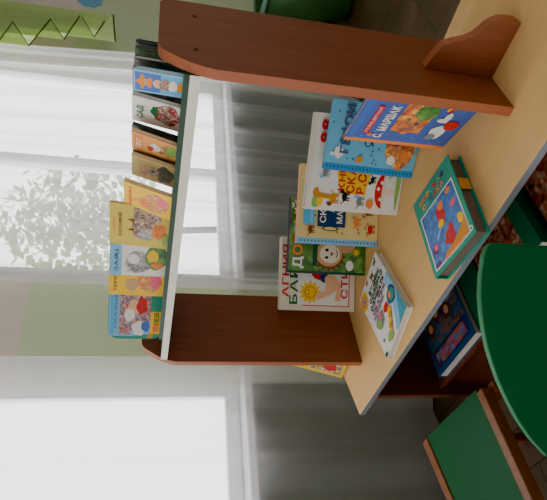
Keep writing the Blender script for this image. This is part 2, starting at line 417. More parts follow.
# ------------------------------------------------------------------ book stand on the table
stand = thing('book_stand', 'reddish brown tabletop book stand with one pale shelf between two boards', 'book stand', None)
prof = [(0, 0), (0, 0.575), (0.004, 0.594), (0.013, 0.618), (0.025, 0.637), (0.036, 0.652), (0.045, 0.664), (0.055, 0.671), (0.068, 0.674),
        (0.235, 0.674), (0.246, 0.668), (0.252, 0.655), (0.252, 0)]
for x0, x1 in ((-0.0202, 0.0), (0.901, 0.9212)):
    m_ = MB(); m_.prism(prof, 'x', x0, x1, brownv, band_b); p = m_.build('side_board', stand, 0.0012)
    face = x1+0.0003
    for yy, zz_ in ((0.06, 0.609), (0.19, 0.609)):
        sc = MB(); sc.prism([(yy+0.0045*math.cos(t*math.pi/6), zz_+0.0045*math.sin(t*math.pi/6)) for t in range(12)], 'x', face-0.001, face+0.0004, mat('screw_cap', (66, 34, 24), 0.5))
        sc.build('screw_cap', p)
mat('shelf_white', (232, 228, 212), 0.4); mat('shelf_green', (42, 72, 52), 0.5)
m_ = MB(); m_.box((0.0005, 0.008, 0.600), (0.9005, 0.246, 0.618), MATS['shelf_green']); sh = m_.build('shelf', stand)
m_ = MB(); m_.box((0.0005, 0.0065, 0.5998), (0.9005, 0.008, 0.6182), MATS['shelf_white']); m_.build('edge_band', sh)
m_ = MB(); m_.box((0.10, 0.0085, 0.6183), (0.9, 0.0115, 0.629), MATS['shelf_green']); m_.build('front_lip', sh)
for x in (0.902, ):
    k_ = MB(); k_.tube([(x-0.012, 0.012, 0.623), (x-0.004, 0.012, 0.623)], 0.004, MATS['screw_cap'], 8); k_.build('shelf_pin', stand)
brk = [(0.9215, 0.0005), (1.036, 0.0005), (1.0405, 0.012), (1.041, 0.03), (1.038, 0.047), (1.031, 0.060), (1.022, 0.068), (1.010, 0.075), (0.999, 0.083), (0.990, 0.097), (0.983, 0.116), (0.977, 0.128), (0.975, 0.136), (0.955, 0.144), (0.9215, 0.155)]
m_ = MB(); m_.prism(brk, 'y', 0.11, 0.130, brownv, band_b); m_.build('foot_bracket', stand, 0.0012)

# ------------------------------------------------------------------ cover pictures
I = INK
lionbg = busy('art_meadow', [(70, 120, 50), (96, 150, 66), (120, 170, 80), (60, 105, 60)], 45)
jungle = busy('art_orange', [(220, 100, 50), (240, 150, 70), (180, 70, 60), (250, 190, 90), (120, 60, 90)], 90)
farm = busy('art_farm', [(200, 70, 50), (250, 230, 190), (70, 110, 170), (240, 190, 80), (110, 150, 80)], 110)
pond = busy('art_pond', [(60, 150, 190), (130, 200, 210), (200, 220, 180), (230, 180, 70), (60, 110, 140)], 100)
knight = busy('art_knights', [(210, 90, 60), (240, 200, 160), (70, 110, 160), (190, 60, 70), (110, 160, 190), (230, 170, 120)], 195)
hens = busy('art_hens', [(240, 160, 30), (220, 90, 50), (250, 205, 90), (200, 70, 70), (250, 180, 40)], 180)
greyfur = busy('art_grey_fur', [(150, 145, 140), (210, 205, 200), (120, 110, 105), (190, 190, 200)], 180)
cats = busy('art_cats', [(120, 90, 70), (180, 140, 110), (90, 70, 60), (220, 190, 160), (200, 150, 140)], 195)
berry = busy('art_berries', [(160, 40, 40), (190, 70, 60), (120, 30, 40), (230, 225, 215), (80, 110, 60)], 190)
deer = busy('art_deer', [(230, 140, 70), (250, 210, 140), (200, 90, 50), (120, 150, 80), (240, 180, 110)], 150)
darkart = busy('art_dark_leaves', [(62, 76, 64), (100, 110, 84), (52, 60, 62), (124, 114, 90)], 90)
reef = busy('art_reef', [(40, 90, 170), (60, 130, 200), (50, 110, 190), (80, 150, 210)], 60)
floral = busy('art_red_floral', [(150, 70, 52), (180, 104, 80), (116, 50, 46), (205, 172, 140), (134, 96, 76)], 75)
bluefig = busy('art_blue_figures', [(40, 84, 130), (84, 128, 100), (150, 112, 84), (56, 112, 164), (110, 84, 84)], 60)

def art_verse(a):
    a.rect(0, 0, 1, 1, I['cream'])
    for q in ((0.06, 0.07, 0.97, 0.083), (0.06, 0.07, 0.073, 0.70)): a.rect(*q, I['red'])
    a.rect(0.073, 0.083, 0.95, 0.78, I['white'])
    a.star(0.25, 0.60, 0.17, 0.11, I['yellow'], 12); a.ell(0.25, 0.60, 0.085, 0.08, I['gold']); a.ell(0.25, 0.60, 0.07, 0.066, I['yellow'])
    a.ell(0.22, 0.62, 0.01, 0.012, I['brown'], 8); a.ell(0.28, 0.62, 0.01, 0.012, I['brown'], 8)
    # small child in a red and blue bathing suit, arms up
    a.ell(0.62, 0.66, 0.09, 0.09, I['skin']); a.ell(0.62, 0.715, 0.095, 0.05, I['brown'])
    a.ell(0.55, 0.44, 0.15, 0.15, I['red'], 18, 0.05); a.ell(0.46, 0.40, 0.08, 0.07, I['dblue'])
    a.line(0.46, 0.36, 0.24, 0.33, 0.026, I['skin']); a.line(0.26, 0.33, 0.18, 0.52, 0.020, I['skin'])
    a.line(0.50, 0.36, 0.30, 0.20, 0.028, I['skin']); a.line(0.30, 0.20, 0.14, 0.24, 0.018, I['skin']); a.ell(0.36, 0.31, 0.10, 0.085, I['skin'])
    a.star(0.60, 0.20, 0.05, 0.02, I['yellow'], 6); a.star(0.72, 0.28, 0.05, 0.02, I['yellow'], 6)
    a.text('АГНИЯ', 0.17, 0.885, 0.085, I['red'], 0.72, 0.02); a.text('БАРТО', 0.08, 0.77, 0.10, I['green'], 0.86, 0.02)
    a.text('СТИХИ', 0.17, 0.10, 0.085, I['red'], 0.70, 0.02)
def art_lion(a):
    a.rect(0, 0, 1, 1, lionbg)
    a.rect(0, 0, 0.03, 1, I['dgreen']); a.rect(0, 0.985, 1, 1, I['purple'])
    a.star(0.27, 0.47, 0.25, 0.19, I['brown'], 18); a.ell(0.27, 0.47, 0.17, 0.17, I['tan']); a.ell(0.27, 0.46, 0.125, 0.13, I['cream'])
    for x in (0.22, 0.32): a.ell(x, 0.50, 0.02, 0.025, I['black'], 10)
    a.poly([(0.24, 0.45), (0.30, 0.45), (0.27, 0.41)], I['brown']); a.line(0.22, 0.38, 0.27, 0.36, 0.003, I['black']); a.line(0.27, 0.36, 0.32, 0.38, 0.003, I['black'])
    a.ell(0.5, 0.25, 0.22, 0.14, I['tan'], 18, 0.04); a.ell(0.12, 0.2, 0.07, 0.05, I['white']); a.ell(0.6, 0.6, 0.12, 0.1, I['lgreen'], 16, 0.1)
    a.rect(0.10, 0.62, 0.40, 0.68, I['dgreen']); a.star(0.30, 0.12, 0.06, 0.03, I['yellow'], 7)
    a.text('ДОБРЫЙ', 0.06, 0.82, 0.11, I['white'], 0.90, 0.03, cols=[I['white'], I['orange'], I['red'], I['lblue'], I['yellow'], I['white']])
def art_tales(a):
    a.rect(0, 0, 1, 1, mat('ink_straw', (232, 206, 130)))
    a.rect(0, 0, 0.075, 1, I['lblue'])
    for i in range(22): a.ell(0.037, 0.03+i*0.0435, 0.012, 0.009, I['slate'], 8)
    for (x, z, k, m, f) in ((0.22, 0.10, 0.11, 'red', 1), (0.45, 0.14, 0.12, 'brown', -1), (0.30, 0.28, 0.11, 'orange', 1), (0.60, 0.30, 0.13, 'red', 1), (0.18, 0.84, 0.10, 'brown', 1), (0.78, 0.2, 0.12, 'tan', -1), (0.72, 0.55, 0.11, 'brown', 1)):
        a.animal(x, z, k, I[m], I['tan'] if m != 'tan' else I['brown'], f)
    for i in range(26):
        a.line(x0 := random.uniform(0.1, 0.9), z0 := random.uniform(0.05, 0.95), x0+0.03, z0+0.02, 0.003, I['brown'])
    a.rect(0.22, 0.42, 0.86, 0.76, I['dblue']); a.ell(0.20, 0.60, 0.03, 0.10, I['black']); a.ell(0.20, 0.60, 0.02, 0.08, mat('ink_straw', (0, 0, 0)))
    a.text('СКАЗКИ', 0.27, 0.66, 0.07, I['white'], 0.54, 0.02); a.text('ДЛЯ', 0.40, 0.565, 0.045, I['lblue'], 0.2, 0.01); a.text('МАЛЫШЕЙ', 0.27, 0.455, 0.07, I['white'], 0.54, 0.02)
    a.rect(0.24, 0.80, 0.62, 0.93, I['sky']); a.rect(0.26, 0.82, 0.60, 0.85, I['lblue'])
def art_animals(a):
    a.rect(0, 0, 1, 1, I['white'])
    a.rect(0, 0.97, 1, 1, I['cream'])
    a.ell(0.50, 0.53, 0.33, 0.19, I['yellow'], 24, 0.05); a.rect(0.19, 0.38, 0.55, 0.66, I['yellow'])
    a.text('КНИГА', 0.22, 0.615, 0.065, I['red'], 0.46, 0.04); a.text('СКАЗОК', 0.20, 0.51, 0.08, I['red'], 0.56, 0.04); a.text('В.СУТЕЕВ', 0.20, 0.395, 0.085, I['red'], 0.66, 0.04)
    # toadstool
    a.ell(0.25, 0.20, 0.19, 0.085, I['red'], 18); a.rect(0.06, 0.10, 0.44, 0.19, I['white']); a.ell(0.25, 0.19, 0.19, 0.02, I['cream']); a.line(0.25, 0.19, 0.25, 0.05, 0.016, I['cream'])
    for x, z in ((0.16, 0.22), (0.27, 0.25), (0.34, 0.22)): a.ell(x, z, 0.02, 0.016, I['white'], 10)
    a.animal(0.16, 0.60, 0.10, I['black'], None, 1); a.animal(0.12, 0.44, 0.10, I['grey'], I['lblue'], 1); a.animal(0.36, 0.33, 0.07, I['black'], None, -1)
    # giraffe
    a.line(0.14, 0.72, 0.16, 0.90, 0.012, I['gold']); a.ell(0.18, 0.905, 0.05, 0.03, I['gold']); a.animal(0.13, 0.72, 0.11, I['gold'], I['brown'], -1)
    a.ell(0.08, 0.90, 0.06, 0.04, I['lgreen'], 12, 0.1); a.ell(0.09, 0.86, 0.05, 0.035, I['yellow'])
    a.animal(0.48, 0.12, 0.11, I['grey'], I['tan'], 1); a.animal(0.66, 0.16, 0.13, I['tan'], I['brown'], -1); a.animal(0.40, 0.84, 0.09, I['grey'], I['lblue'], -1)
    a.ell(0.55, 0.05, 0.5, 0.025, I['lgreen'], 20, 0.05); a.ell(0.10, 0.33, 0.05, 0.04, I['orange'], 12, 0.1)
    a.animal(0.62, 0.72, 0.09, I['slate'], I['grey'], 1)
    a.text('88', 0.70, 0.83, 0.10, I['red'], 0.24, 0.05); a.ell(0.60, 0.80, 0.03, 0.02, I['pink'])
def art_heroes(a):
    a.rect(0, 0, 1, 1, mat('ink_aqua', (105, 185, 218)))
    a.rect(0, 0, 0.10, 1, mat('ink_azure', (45, 140, 200)))
    for i in range(24): a.ell(0.05, 0.02+i*0.041, 0.014, 0.007, I['dblue'], 8)
    a.dots(34, 0.14, 0.05, 0.98, 0.97, 0.0022, I['dblue'])
    a.ell(0.27, 0.86, 0.09, 0.05, I['white'], 14, 0.05); a.ell(0.38, 0.84, 0.05, 0.03, I['lblue']); a.ell(0.24, 0.93, 0.03, 0.02, I['white'])
    for k in range(4): a.ell(0.45+0.1*k, 0.56+0.03*(k % 2), 0.06, 0.04, I['black'], 16); a.ell(0.45+0.1*k, 0.56+0.03*(k % 2), 0.045, 0.027, I['sky'], 16)
    a.line(0.4, 0.50, 0.8, 0.62, 0.003, I['black'])
    a.ell(0.20, 0.62, 0.055, 0.03, I['gold'], 12, 0.08); a.ell(0.18, 0.65, 0.03, 0.02, I['orange'])
    a.ell(0.42, 0.20, 0.30, 0.16, jungle, 22, 0.06); a.ell(0.30, 0.13, 0.08, 0.05, I['orange']); a.ell(0.52, 0.24, 0.07, 0.05, I['purple'], 14, 0.1); a.ell(0.23, 0.28, 0.07, 0.05, I['white'], 12, 0.1)
    a.text('ГЕРОИ', 0.26, 0.76, 0.09, I['slate'], 0.70, 0.03)
def art_poet(a):
    a.rect(0, 0, 1, 1, mat('ink_cornflower', (70, 98, 172)))
    a.rect(0, 0, 0.07, 1, I['orange'])
    a.dots(26, 0.10, 0.02, 0.98, 0.98, 0.0016, I['lblue'])
    a.rect(0.07, 0.93, 1, 1, I['blue'])
    a.rect(0.20, 0.82, 0.74, 0.875, I['red']); a.text('РАЗНОЦВЕТНАЯ', 0.23, 0.835, 0.028, I['white'], 0.48)
    a.text('С. МАРШАК', 0.13, 0.685, 0.075, I['white'], 0.64, 0.04)
    a.poly([(0.30, 0.36), (0.90, 0.36), (0.90, 0.64), (0.30, 0.64)], I['orange']); a.ell(0.60, 0.50, 0.33, 0.15, jungle, 20, 0.06)
    a.ell(0.75, 0.42, 0.2, 0.10, lionbg, 16, 0.08)
    a.ell(0.36, 0.20, 0.14, 0.07, I['white'], 16, 0.05); a.ell(0.26, 0.23, 0.07, 0.05, I['grey']); a.ell(0.52, 0.12, 0.09, 0.07, I['red'], 14, 0.06)
    a.ell(0.66, 0.21, 0.10, 0.03, I['white'], 12, 0.1); a.ell(0.60, 0.24, 0.04, 0.05, I['cream']); a.ell(0.86, 0.24, 0.10, 0.04, I['red'], 12, 0.1); a.line(0.78, 0.27, 0.98, 0.20, 0.006, I['yellow'])
    a.star(0.18, 0.8, 0.05, 0.02, I['orange'], 5)
def art_farm(a):
    a.rect(0, 0, 1, 1, I['yellow']); a.rect(0.08, 0.06, 0.94, 0.74, farm); a.rect(0.07, 0.80, 0.9, 0.95, I['gold'])
    a.ell(0.3, 0.3, 0.16, 0.14, I['red'], 16, 0.08); a.ell(0.65, 0.55, 0.16, 0.1, I['blue'], 16, 0.08); a.ell(0.55, 0.2, 0.16, 0.1, I['white'], 16, 0.1)
def art_nights(a):
    a.rect(0, 0, 1, 1, I['white'])
    a.ell(0.12, 0.86, 0.16, 0.12, I['yellow'], 20, 0.05); a.ell(0.12, 0.86, 0.10, 0.075, I['orange']); a.ell(0.12, 0.86, 0.055, 0.042, I['lblue']); a.ell(0.12, 0.86, 0.03, 0.022, I['red'])
    a.animal(0.62, 0.90, 0.09, I['brown'], I['tan'], -1); a.animal(0.85, 0.94, 0.07, I['slate'], I['brown'], 1); a.animal(0.42, 0.95, 0.06, I['red'], I['tan'], 1)
    a.text('БУДЕМ', 0.34, 0.765, 0.055, I['dgreen'], 0.52, 0.07); a.text('СОЛОВЬЯ', 0.26, 0.685, 0.055, I['dgreen'], 0.66, 0.07)
    a.text('СЛУШАТЬ', 0.20, 0.605, 0.055, I['black'], 0.70, 0.07); a.text('СКАЗКИ', 0.20, 0.535, 0.045, I['purple'], 0.62, 0.06); a.text('ИСТОРИИ', 0.16, 0.475, 0.04, I['purple'], 0.5, 0.06)
    a.poly([(0.55, 0.0), (1, 0.0), (1, 0.62), (0.86, 0.58), (0.80, 0.30)], I['lblue']); a.poly([(0.7, 0), (1, 0), (1, 0.3)], mat('ink_sea', (60, 150, 170)))
    a.ell(0.84, 0.36, 0.15, 0.10, I['dblue'], 20, 0.05); a.ell(0.84, 0.36, 0.11, 0.07, I['teal']); a.ell(0.80, 0.38, 0.05, 0.04, I['orange'], 14, 0.1)
    a.ell(0.30, 0.38, 0.15, 0.09, I['grey'], 16, 0.1); a.ell(0.24, 0.36, 0.08, 0.06, I['lgreen'], 12, 0.1); a.ell(0.35, 0.42, 0.06, 0.04, I['pink'])
    for k in range(6): a.ell(0.62-0.05*k+0.02*(k % 2), 0.28-0.045*k, 0.07, 0.035, I['gold'] if k % 2 else I['yellow'], 14, 0.08)
    a.ell(0.58, 0.36, 0.09, 0.05, I['red'], 14, 0.1); a.ell(0.36, 0.08, 0.10, 0.05, I['lgreen'], 14, 0.1); a.rect(0.02, 0.0, 0.10, 0.05, I['dgreen'])
    a.ell(0.16, 0.16, 0.03, 0.02, I['purple'], 10, 0.2)
def art_sea(a):
    a.rect(0, 0, 1, 1, I['teal'])
    a.rect(0.07, 0.045, 0.93, 0.74, I['white']); a.rect(0.09, 0.06, 0.91, 0.725, reef)
    a.ell(0.50, 0.52, 0.09, 0.13, I['red'], 16, 0.08); a.ell(0.55, 0.62, 0.07, 0.05, I['orange'], 12, 0.1); a.ell(0.46, 0.44, 0.07, 0.05, I['yellow'], 12, 0.1); a.ell(0.56, 0.5, 0.05, 0.04, I['red'], 12, 0.15)
    a.ell(0.56, 0.22, 0.12, 0.09, I['red'], 16, 0.12); a.ell(0.62, 0.29, 0.05, 0.06, I['red'], 12, 0.1)
    a.ell(0.20, 0.26, 0.08, 0.055, I['purple'], 14, 0.1); a.ell(0.22, 0.27, 0.05, 0.035, I['pink']); a.ell(0.80, 0.50, 0.07, 0.035, I['pink'], 12, 0.1); a.ell(0.78, 0.67, 0.06, 0.035, I['orange'], 12, 0.1)
    a.poly([(0.30, 0.06), (0.91, 0.06), (0.91, 0.30), (0.80, 0.20), (0.6, 0.13), (0.4, 0.12)], I['gold']); a.ell(0.84, 0.28, 0.06, 0.06, I['yellow'], 12, 0.1)
    a.ell(0.17, 0.09, 0.08, 0.03, I['purple'], 10, 0.1); a.ell(0.36, 0.36, 0.09, 0.02, I['lblue'], 10, 0, 0.6)
    a.rect(0.36, 0.05, 0.80, 0.085, I['orange']); a.rect(0.40, 0.035, 0.76, 0.05, I['cream'])
    a.ell(0.95, 0.07, 0.04, 0.03, I['white'], 12); a.ell(0.95, 0.07, 0.022, 0.017, I['teal'], 12)
    a.text('МОРСКАЯ', 0.16, 0.865, 0.055, I['red'], 0.66, 0.03, cols=[I['orange'], I['pink'], I['yellow'], I['sky'], I['red'], I['lgreen'], I['purple']])
    a.text('СКАЗКА', 0.20, 0.775, 0.055, I['red'], 0.58, 0.03, cols=[I['yellow'], I['sky'], I['purple'], I['red'], I['orange'], I['pink']])

# ------------------------------------------------------------------ books standing on the table
G = 'picture books standing open-faced on the table'
hardback('cream picture book with smiling sun and small child, backmost by left board', G, book_matrix(0.043, 0.164, 0, 0.90, 0.077, 0, 0.236, 0.032), 0.236, 0.249, 0.032, I['cream'], art_verse)
hardback('green picture book with a shaggy lion face, second in the standing row', G, book_matrix(0.175, 0.207, 0, 0.85, 0.092, 0, 0.233, 0.016), 0.233, 0.248, 0.016, I['dgreen'], art_lion, I['purple'])
hardback('straw yellow tale book with dark blue title plate and pink top edge', G, book_matrix(0.298, 0.215, 0, 0.80, 0.086, 0, 0.233, 0.02), 0.233, 0.247, 0.02, mat('ink_straw', (0, 0, 0)), art_tales, I['lblue'], pages=mat('pages_pink', (250, 80, 120)))
hardback('white picture book with toadstool, animals and yellow speech patch with red letters', G, book_matrix(0.448, 0.196, 0, 0.568, 0.02, 0, 0.252, 0.03), 0.252, 0.267, 0.03, I['white'], art_animals)
hardback('sky blue dotted picture book standing between white and cornflower blue ones', G, book_matrix(0.567, 0.213, 0, 0.444, 0.10, 0, 0.176, 0.016), 0.176, 0.241, 0.016, mat('ink_aqua', (0, 0, 0)), art_heroes, mat('ink_azure', (0, 0, 0)))
hardback('cornflower blue poem book with orange spine and white cat beside right board', G, book_matrix(0.705, 0.156, 0, -0.38, 0.0, 0, 0.185, 0.014), 0.185, 0.248, 0.014, mat('ink_cornflower', (0, 0, 0)), art_poet, I['orange'])
hardback('yellow picture book leaning outside the left board at the table end', G, book_matrix(-0.165, 0.04, 0, 0.2, 0.30, 0.04, 0.125, 0.012), 0.125, 0.167, 0.012, I['yellow'], art_farm)
# lying on the table
def flat(cx, cy, ang_, w, h, z): # front cover up, origin at the cover's bottom-left
    return Matrix.Translation((cx, cy, z)) @ Matrix.Rotation(ang_, 4, 'Z') @ Matrix.Translation((-w/2, -h/2, 0)) @ Matrix.Rotation(math.radians(-90), 4, 'X')
hardback('white picture book lying flat on the table near its front edge', None, flat(0.249, 0.040, math.radians(14), 0.183, 0.257, 0.0185), 0.183, 0.257, 0.018, I['white'], art_nights)
w_, h_, t_ = 0.180, 0.214, 0.034
bx = thing('clasped_book', 'thick teal book with underwater picture and yellow clasp lying on table', 'book', None, flat(0.644, -0.019, math.radians(-8), w_, h_, t_+0.0005))
c = MB(); c.box((0, 0, 0), (w_, 0.0035, h_), I['teal']); c.box((0, t_-0.0035, 0), (w_, t_, h_), I['teal']); c.box((-0.001, 0.0003, 0), (0.0035, t_-0.0003, h_), I['teal']); c.build('cover', bx, 0.001)
c = MB(); c.box((0.004, 0.0035, 0.006), (w_-0.008, t_-0.0035, h_-0.006), mat('pages_brown_grey', (112, 98, 86), 0.8)); c.build('page_block', bx)
a = Art(w_, h_); art_sea(a); a.done(bx)
c = MB(); c.prism(round_rect(0.026, 0.030, 0.004, 4), 'z', 0, 0.004, I['gold']); cl = c.build('clasp', bx, 0.001)
cl.matrix_local = Matrix.Translation((w_-0.003, 0.004, h_*0.54)) @ Matrix(((0, 0, 1, 0), (1, 0, 0, 0), (0, 1, 0, 0), (0, 0, 0, 1)))
# ------------------------------------------------------------------ board books on the stand's shelf
S = 0.618; GS = 'small board books on the shelf of the stand'
def a_round(a):
    a.ell(0.5, 0.5, 0.5, 0.5, I['teal'], 4) if False else None
    a.rect(0.05, 0.52, 0.98, 0.99, I['lblue']); a.rect(0.10, 0.90, 0.80, 0.96, I['sky'])
    a.rect(0.08, 0.24, 0.97, 0.80, knight); a.ell(0.60, 0.55, 0.14, 0.10, I['skin'], 14, 0.05); a.ell(0.45, 0.62, 0.12, 0.10, I['white'], 14, 0.1); a.ell(0.62, 0.40, 0.16, 0.1, I['red'], 16, 0.12)
    a.poly([(0.05, 0.62), (0.30, 0.50), (0.34, 0.24), (0.10, 0.20)], I['lblue']); a.ell(0.20, 0.45, 0.14, 0.12, I['white'], 16, 0.1); a.ell(0.24, 0.32, 0.1, 0.08, I['blue'], 14, 0.1)
    a.poly([(0.02, 0.30), (0.45, 0.06), (0.45, 0.02), (0.02, 0.20)], I['gold']); a.rect(0.10, 0.05, 0.52, 0.24, I['yellow']); a.ell(0.2, 0.14, 0.08, 0.06, I['orange'], 12, 0.1)
    a.text('ЛЕВ', 0.26, 0.09, 0.08, I['dgreen'], 0.24, 0.02); a.text('СКАЗКИ', 0.2, 0.84, 0.05, I['blue'], 0.6, 0.01)
board_book('round-cornered green board book with knights, leftmost on the stand shelf', GS, book_matrix(0.077, 0.025, S, 0.50, 0.0, 0, 0.16, 0.010), 0.16, 0.147, 0.010, I['teal'], a_round, (0, 0, 1, 1), 0.03)
def a_fish(a):
    a.rect(0, 0, 1, 1, I['yellow']); a.ell(0.55, 0.30, 0.4, 0.22, hens, 18, 0.06); a.ell(0.55, 0.2, 0.3, 0.1, I['pink'], 14, 0.1); a.ell(0.4, 0.6, 0.25, 0.12, I['tan'], 14, 0.1)
    a.text('ТЕРЕМ', 0.12, 0.86, 0.055, I['brown'], 0.8, 0.02)
board_book('narrow yellow board book just right of the green round-cornered one', GS, book_matrix(0.224, 0.060, S, 0.25, 0.03, 0, 0.085, 0.008), 0.085, 0.145, 0.008, I['yellow'], a_fish, (0, 0, 0, 0))
def a_hare(a):
    a.rect(0, 0, 1, 1, I['white']); a.rect(0, 0.80, 1, 1, I['lblue']); a.ell(0.45, 0.52, 0.36, 0.22, greyfur, 18, 0.05); a.ell(0.55, 0.60, 0.16, 0.1, I['white']); a.line(0.15, 0.72, 0.30, 0.35, 0.002, I['slate'])
    a.ell(0.60, 0.22, 0.38, 0.2, lionbg, 18, 0.06); a.ell(0.65, 0.28, 0.2, 0.1, I['yellow'], 12, 0.1); a.ell(0.35, 0.2, 0.1, 0.1, I['orange'], 12, 0.1)
    a.text('ЗАЯЦ', 0.15, 0.86, 0.06, I['slate'], 0.7, 0.01)
board_book('pale board book with grey animal and light blue title strip', GS, book_matrix(0.315, 0.052, S, 0.25, 0.0, 0, 0.09, 0.007), 0.09, 0.141, 0.007, I['white'], a_hare, (0, 0, 0, 0))
straw2 = mat('ink_olive_yellow', (222, 198, 84))
def a_cats(a):
    a.rect(0, 0, 1, 1, straw2); a.rect(0.22, 0.30, 0.95, 0.62, cats); a.ell(0.55, 0.50, 0.24, 0.15, cats, 18, 0.06); a.ell(0.30, 0.42, 0.14, 0.12, greyfur, 14, 0.08); a.ell(0.66, 0.34, 0.22, 0.16, cats, 16, 0.08)
    a.poly([(0.36, 0.60), (0.40, 0.72), (0.46, 0.62)], I['brown']); a.poly([(0.58, 0.62), (0.66, 0.72), (0.68, 0.60)], I['brown'])
    a.ell(0.42, 0.20, 0.2, 0.12, I['orange'], 14, 0.06); a.dots(20, 0.28, 0.12, 0.56, 0.28, 0.0013, I['red']); a.ell(0.24, 0.1, 0.14, 0.05, I['lgreen'], 12, 0.1)
    a.text('КОТОФЕЙ', 0.24, 0.80, 0.05, I['brown'], 0.55, 0.01); a.text('ЛИСА', 0.36, 0.91, 0.035, I['orange'], 0.3, 0.01)
board_book('olive yellow board book with two cats, left of the bright yellow leaning one', GS, book_matrix(0.407, 0.060, S, 0.12, 0.10, 0, 0.118, 0.008), 0.118, 0.142, 0.008, straw2, a_cats, (0, 0, 0, 0))
def a_hens(a):
    a.rect(0, 0, 1, 1, I['yellow']); a.ell(0.5, 0.36, 0.4, 0.26, hens, 20, 0.05); a.ell(0.4, 0.6, 0.2, 0.1, I['orange'], 14, 0.15); a.ell(0.62, 0.25, 0.18, 0.1, I['pink'], 14, 0.15)
    a.line(0.2, 0.9, 0.5, 0.72, 0.004, I['orange']); a.text('КУРОЧКА', 0.1, 0.84, 0.06, I['red'], 0.8, 0.01)
board_book('bright yellow board book with red and orange birds leaning right on the shelf', GS, book_matrix(0.502, 0.062, S, -0.409, 0.30, 0, 0.118, 0.009), 0.118, 0.112, 0.009, I['yellow'], a_hens, (1, 0, 0, 0))
def a_puppies(a):
    a.rect(0, 0, 1, 1, mat('ink_sand', (220, 200, 130))); a.ell(0.5, 0.25, 0.4, 0.2, darkart, 18, 0.1); a.ell(0.5, 0.5, 0.22, 0.12, greyfur, 16, 0.08); a.ell(0.4, 0.72, 0.25, 0.1, deer, 16, 0.1); a.ell(0.5, 0.52, 0.06, 0.04, I['black'])
board_book('sand coloured board book with grey puppy, second from bright yellow one rightwards', GS, book_matrix(0.567, 0.10, S, -0.336, 0.286, 0, 0.08, 0.008), 0.08, 0.098, 0.008, mat('ink_sand', (0, 0, 0)), a_puppies, (1, 0, 0, 0))
def a_deer(a):
    a.rect(0, 0, 1, 1, mat('ink_apricot', (240, 170, 90))); a.ell(0.55, 0.25, 0.35, 0.2, deer, 16, 0.1); a.ell(0.6, 0.15, 0.3, 0.12, I['lgreen'], 14, 0.1); a.ell(0.5, 0.5, 0.2, 0.12, I['white'], 14, 0.15); a.ell(0.4, 0.6, 0.14, 0.07, I['red'], 12, 0.1)
    a.rect(0.1, 0.76, 0.9, 0.95, I['orange']); a.text('ЛЕС', 0.2, 0.8, 0.1, I['cream'], 0.55, 0.02)
board_book('apricot orange board book with rounded lower corner, left of the strawberry one', GS, book_matrix(0.636, 0.10, S, -0.60, 0.265, 0, 0.106, 0.008), 0.106, 0.098, 0.008, mat('ink_apricot', (0, 0, 0)), a_deer, (1, 0, 0, 0), 0.014)
def a_berries(a):
    a.rect(0, 0, 1, 1, I['white']); a.ell(0.55, 0.30, 0.4, 0.26, berry, 20, 0.08); a.ell(0.6, 0.55, 0.2, 0.08, I['green'], 12, 0.15); a.dots(16, 0.3, 0.05, 0.95, 0.5, 0.002, I['red'])
    a.text('САД', 0.2, 0.78, 0.12, I['green'], 0.5, 0.02)
board_book('white board book with red berries and green title on the stand shelf', GS, book_matrix(0.718, 0.10, S, -0.483, 0.19, 0, 0.094, 0.008), 0.094, 0.098, 0.008, I['white'], a_berries, (1, 0, 0, 0))
def a_straw(a):
    a.rect(0, 0, 1, 1, I['lblue']); a.rect(0.08, 0.03, 0.92, 0.97, I['sky']); a.rect(0.08, 0.50, 0.92, 0.97, I['blue'])
    a.ell(0.5, 0.84, 0.36, 0.05, I['gold'], 16, 0.05); a.poly([(0.3, 0.84), (0.5, 0.97), (0.7, 0.84)], I['orange']); a.ell(0.5, 0.77, 0.16, 0.05, I['tan']); a.ell(0.5, 0.70, 0.26, 0.05, I['orange'], 14, 0.1)
    a.ell(0.5, 0.56, 0.2, 0.08, I['skin'], 14, 0.05); a.ell(0.5, 0.40, 0.28, 0.12, cats, 16, 0.1); a.ell(0.5, 0.26, 0.24, 0.09, I['cream'], 14, 0.1); a.ell(0.5, 0.13, 0.25, 0.06, I['gold'], 14, 0.1)
board_book('pale blue board book with straw-hatted figure, nearest the right board', GS, book_matrix(0.818, 0.066, S, -0.58, 0.06, 0, 0.082, 0.007), 0.082, 0.094, 0.007, I['lblue'], a_straw, (1, 1, 1, 1), 0.012)
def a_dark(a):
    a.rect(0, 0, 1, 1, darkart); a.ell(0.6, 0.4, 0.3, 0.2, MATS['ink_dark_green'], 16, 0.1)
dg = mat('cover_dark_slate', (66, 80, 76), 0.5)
GD = 'dark board books tucked between the shelf books'
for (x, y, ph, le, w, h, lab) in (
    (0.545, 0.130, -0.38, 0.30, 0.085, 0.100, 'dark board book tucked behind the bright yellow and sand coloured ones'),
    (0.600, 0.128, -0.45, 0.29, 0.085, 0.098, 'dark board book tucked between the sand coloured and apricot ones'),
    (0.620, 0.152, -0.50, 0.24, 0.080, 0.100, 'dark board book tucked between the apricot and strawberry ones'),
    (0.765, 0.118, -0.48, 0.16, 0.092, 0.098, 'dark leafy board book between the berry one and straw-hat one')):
    board_book(lab, GD, book_matrix(x, y, S, ph, le, 0, w, 0.008), w, h, 0.008, dg, a_dark, (1, 0, 0, 0), 0.01, mat('edge_dark', (80, 84, 78), 0.7))
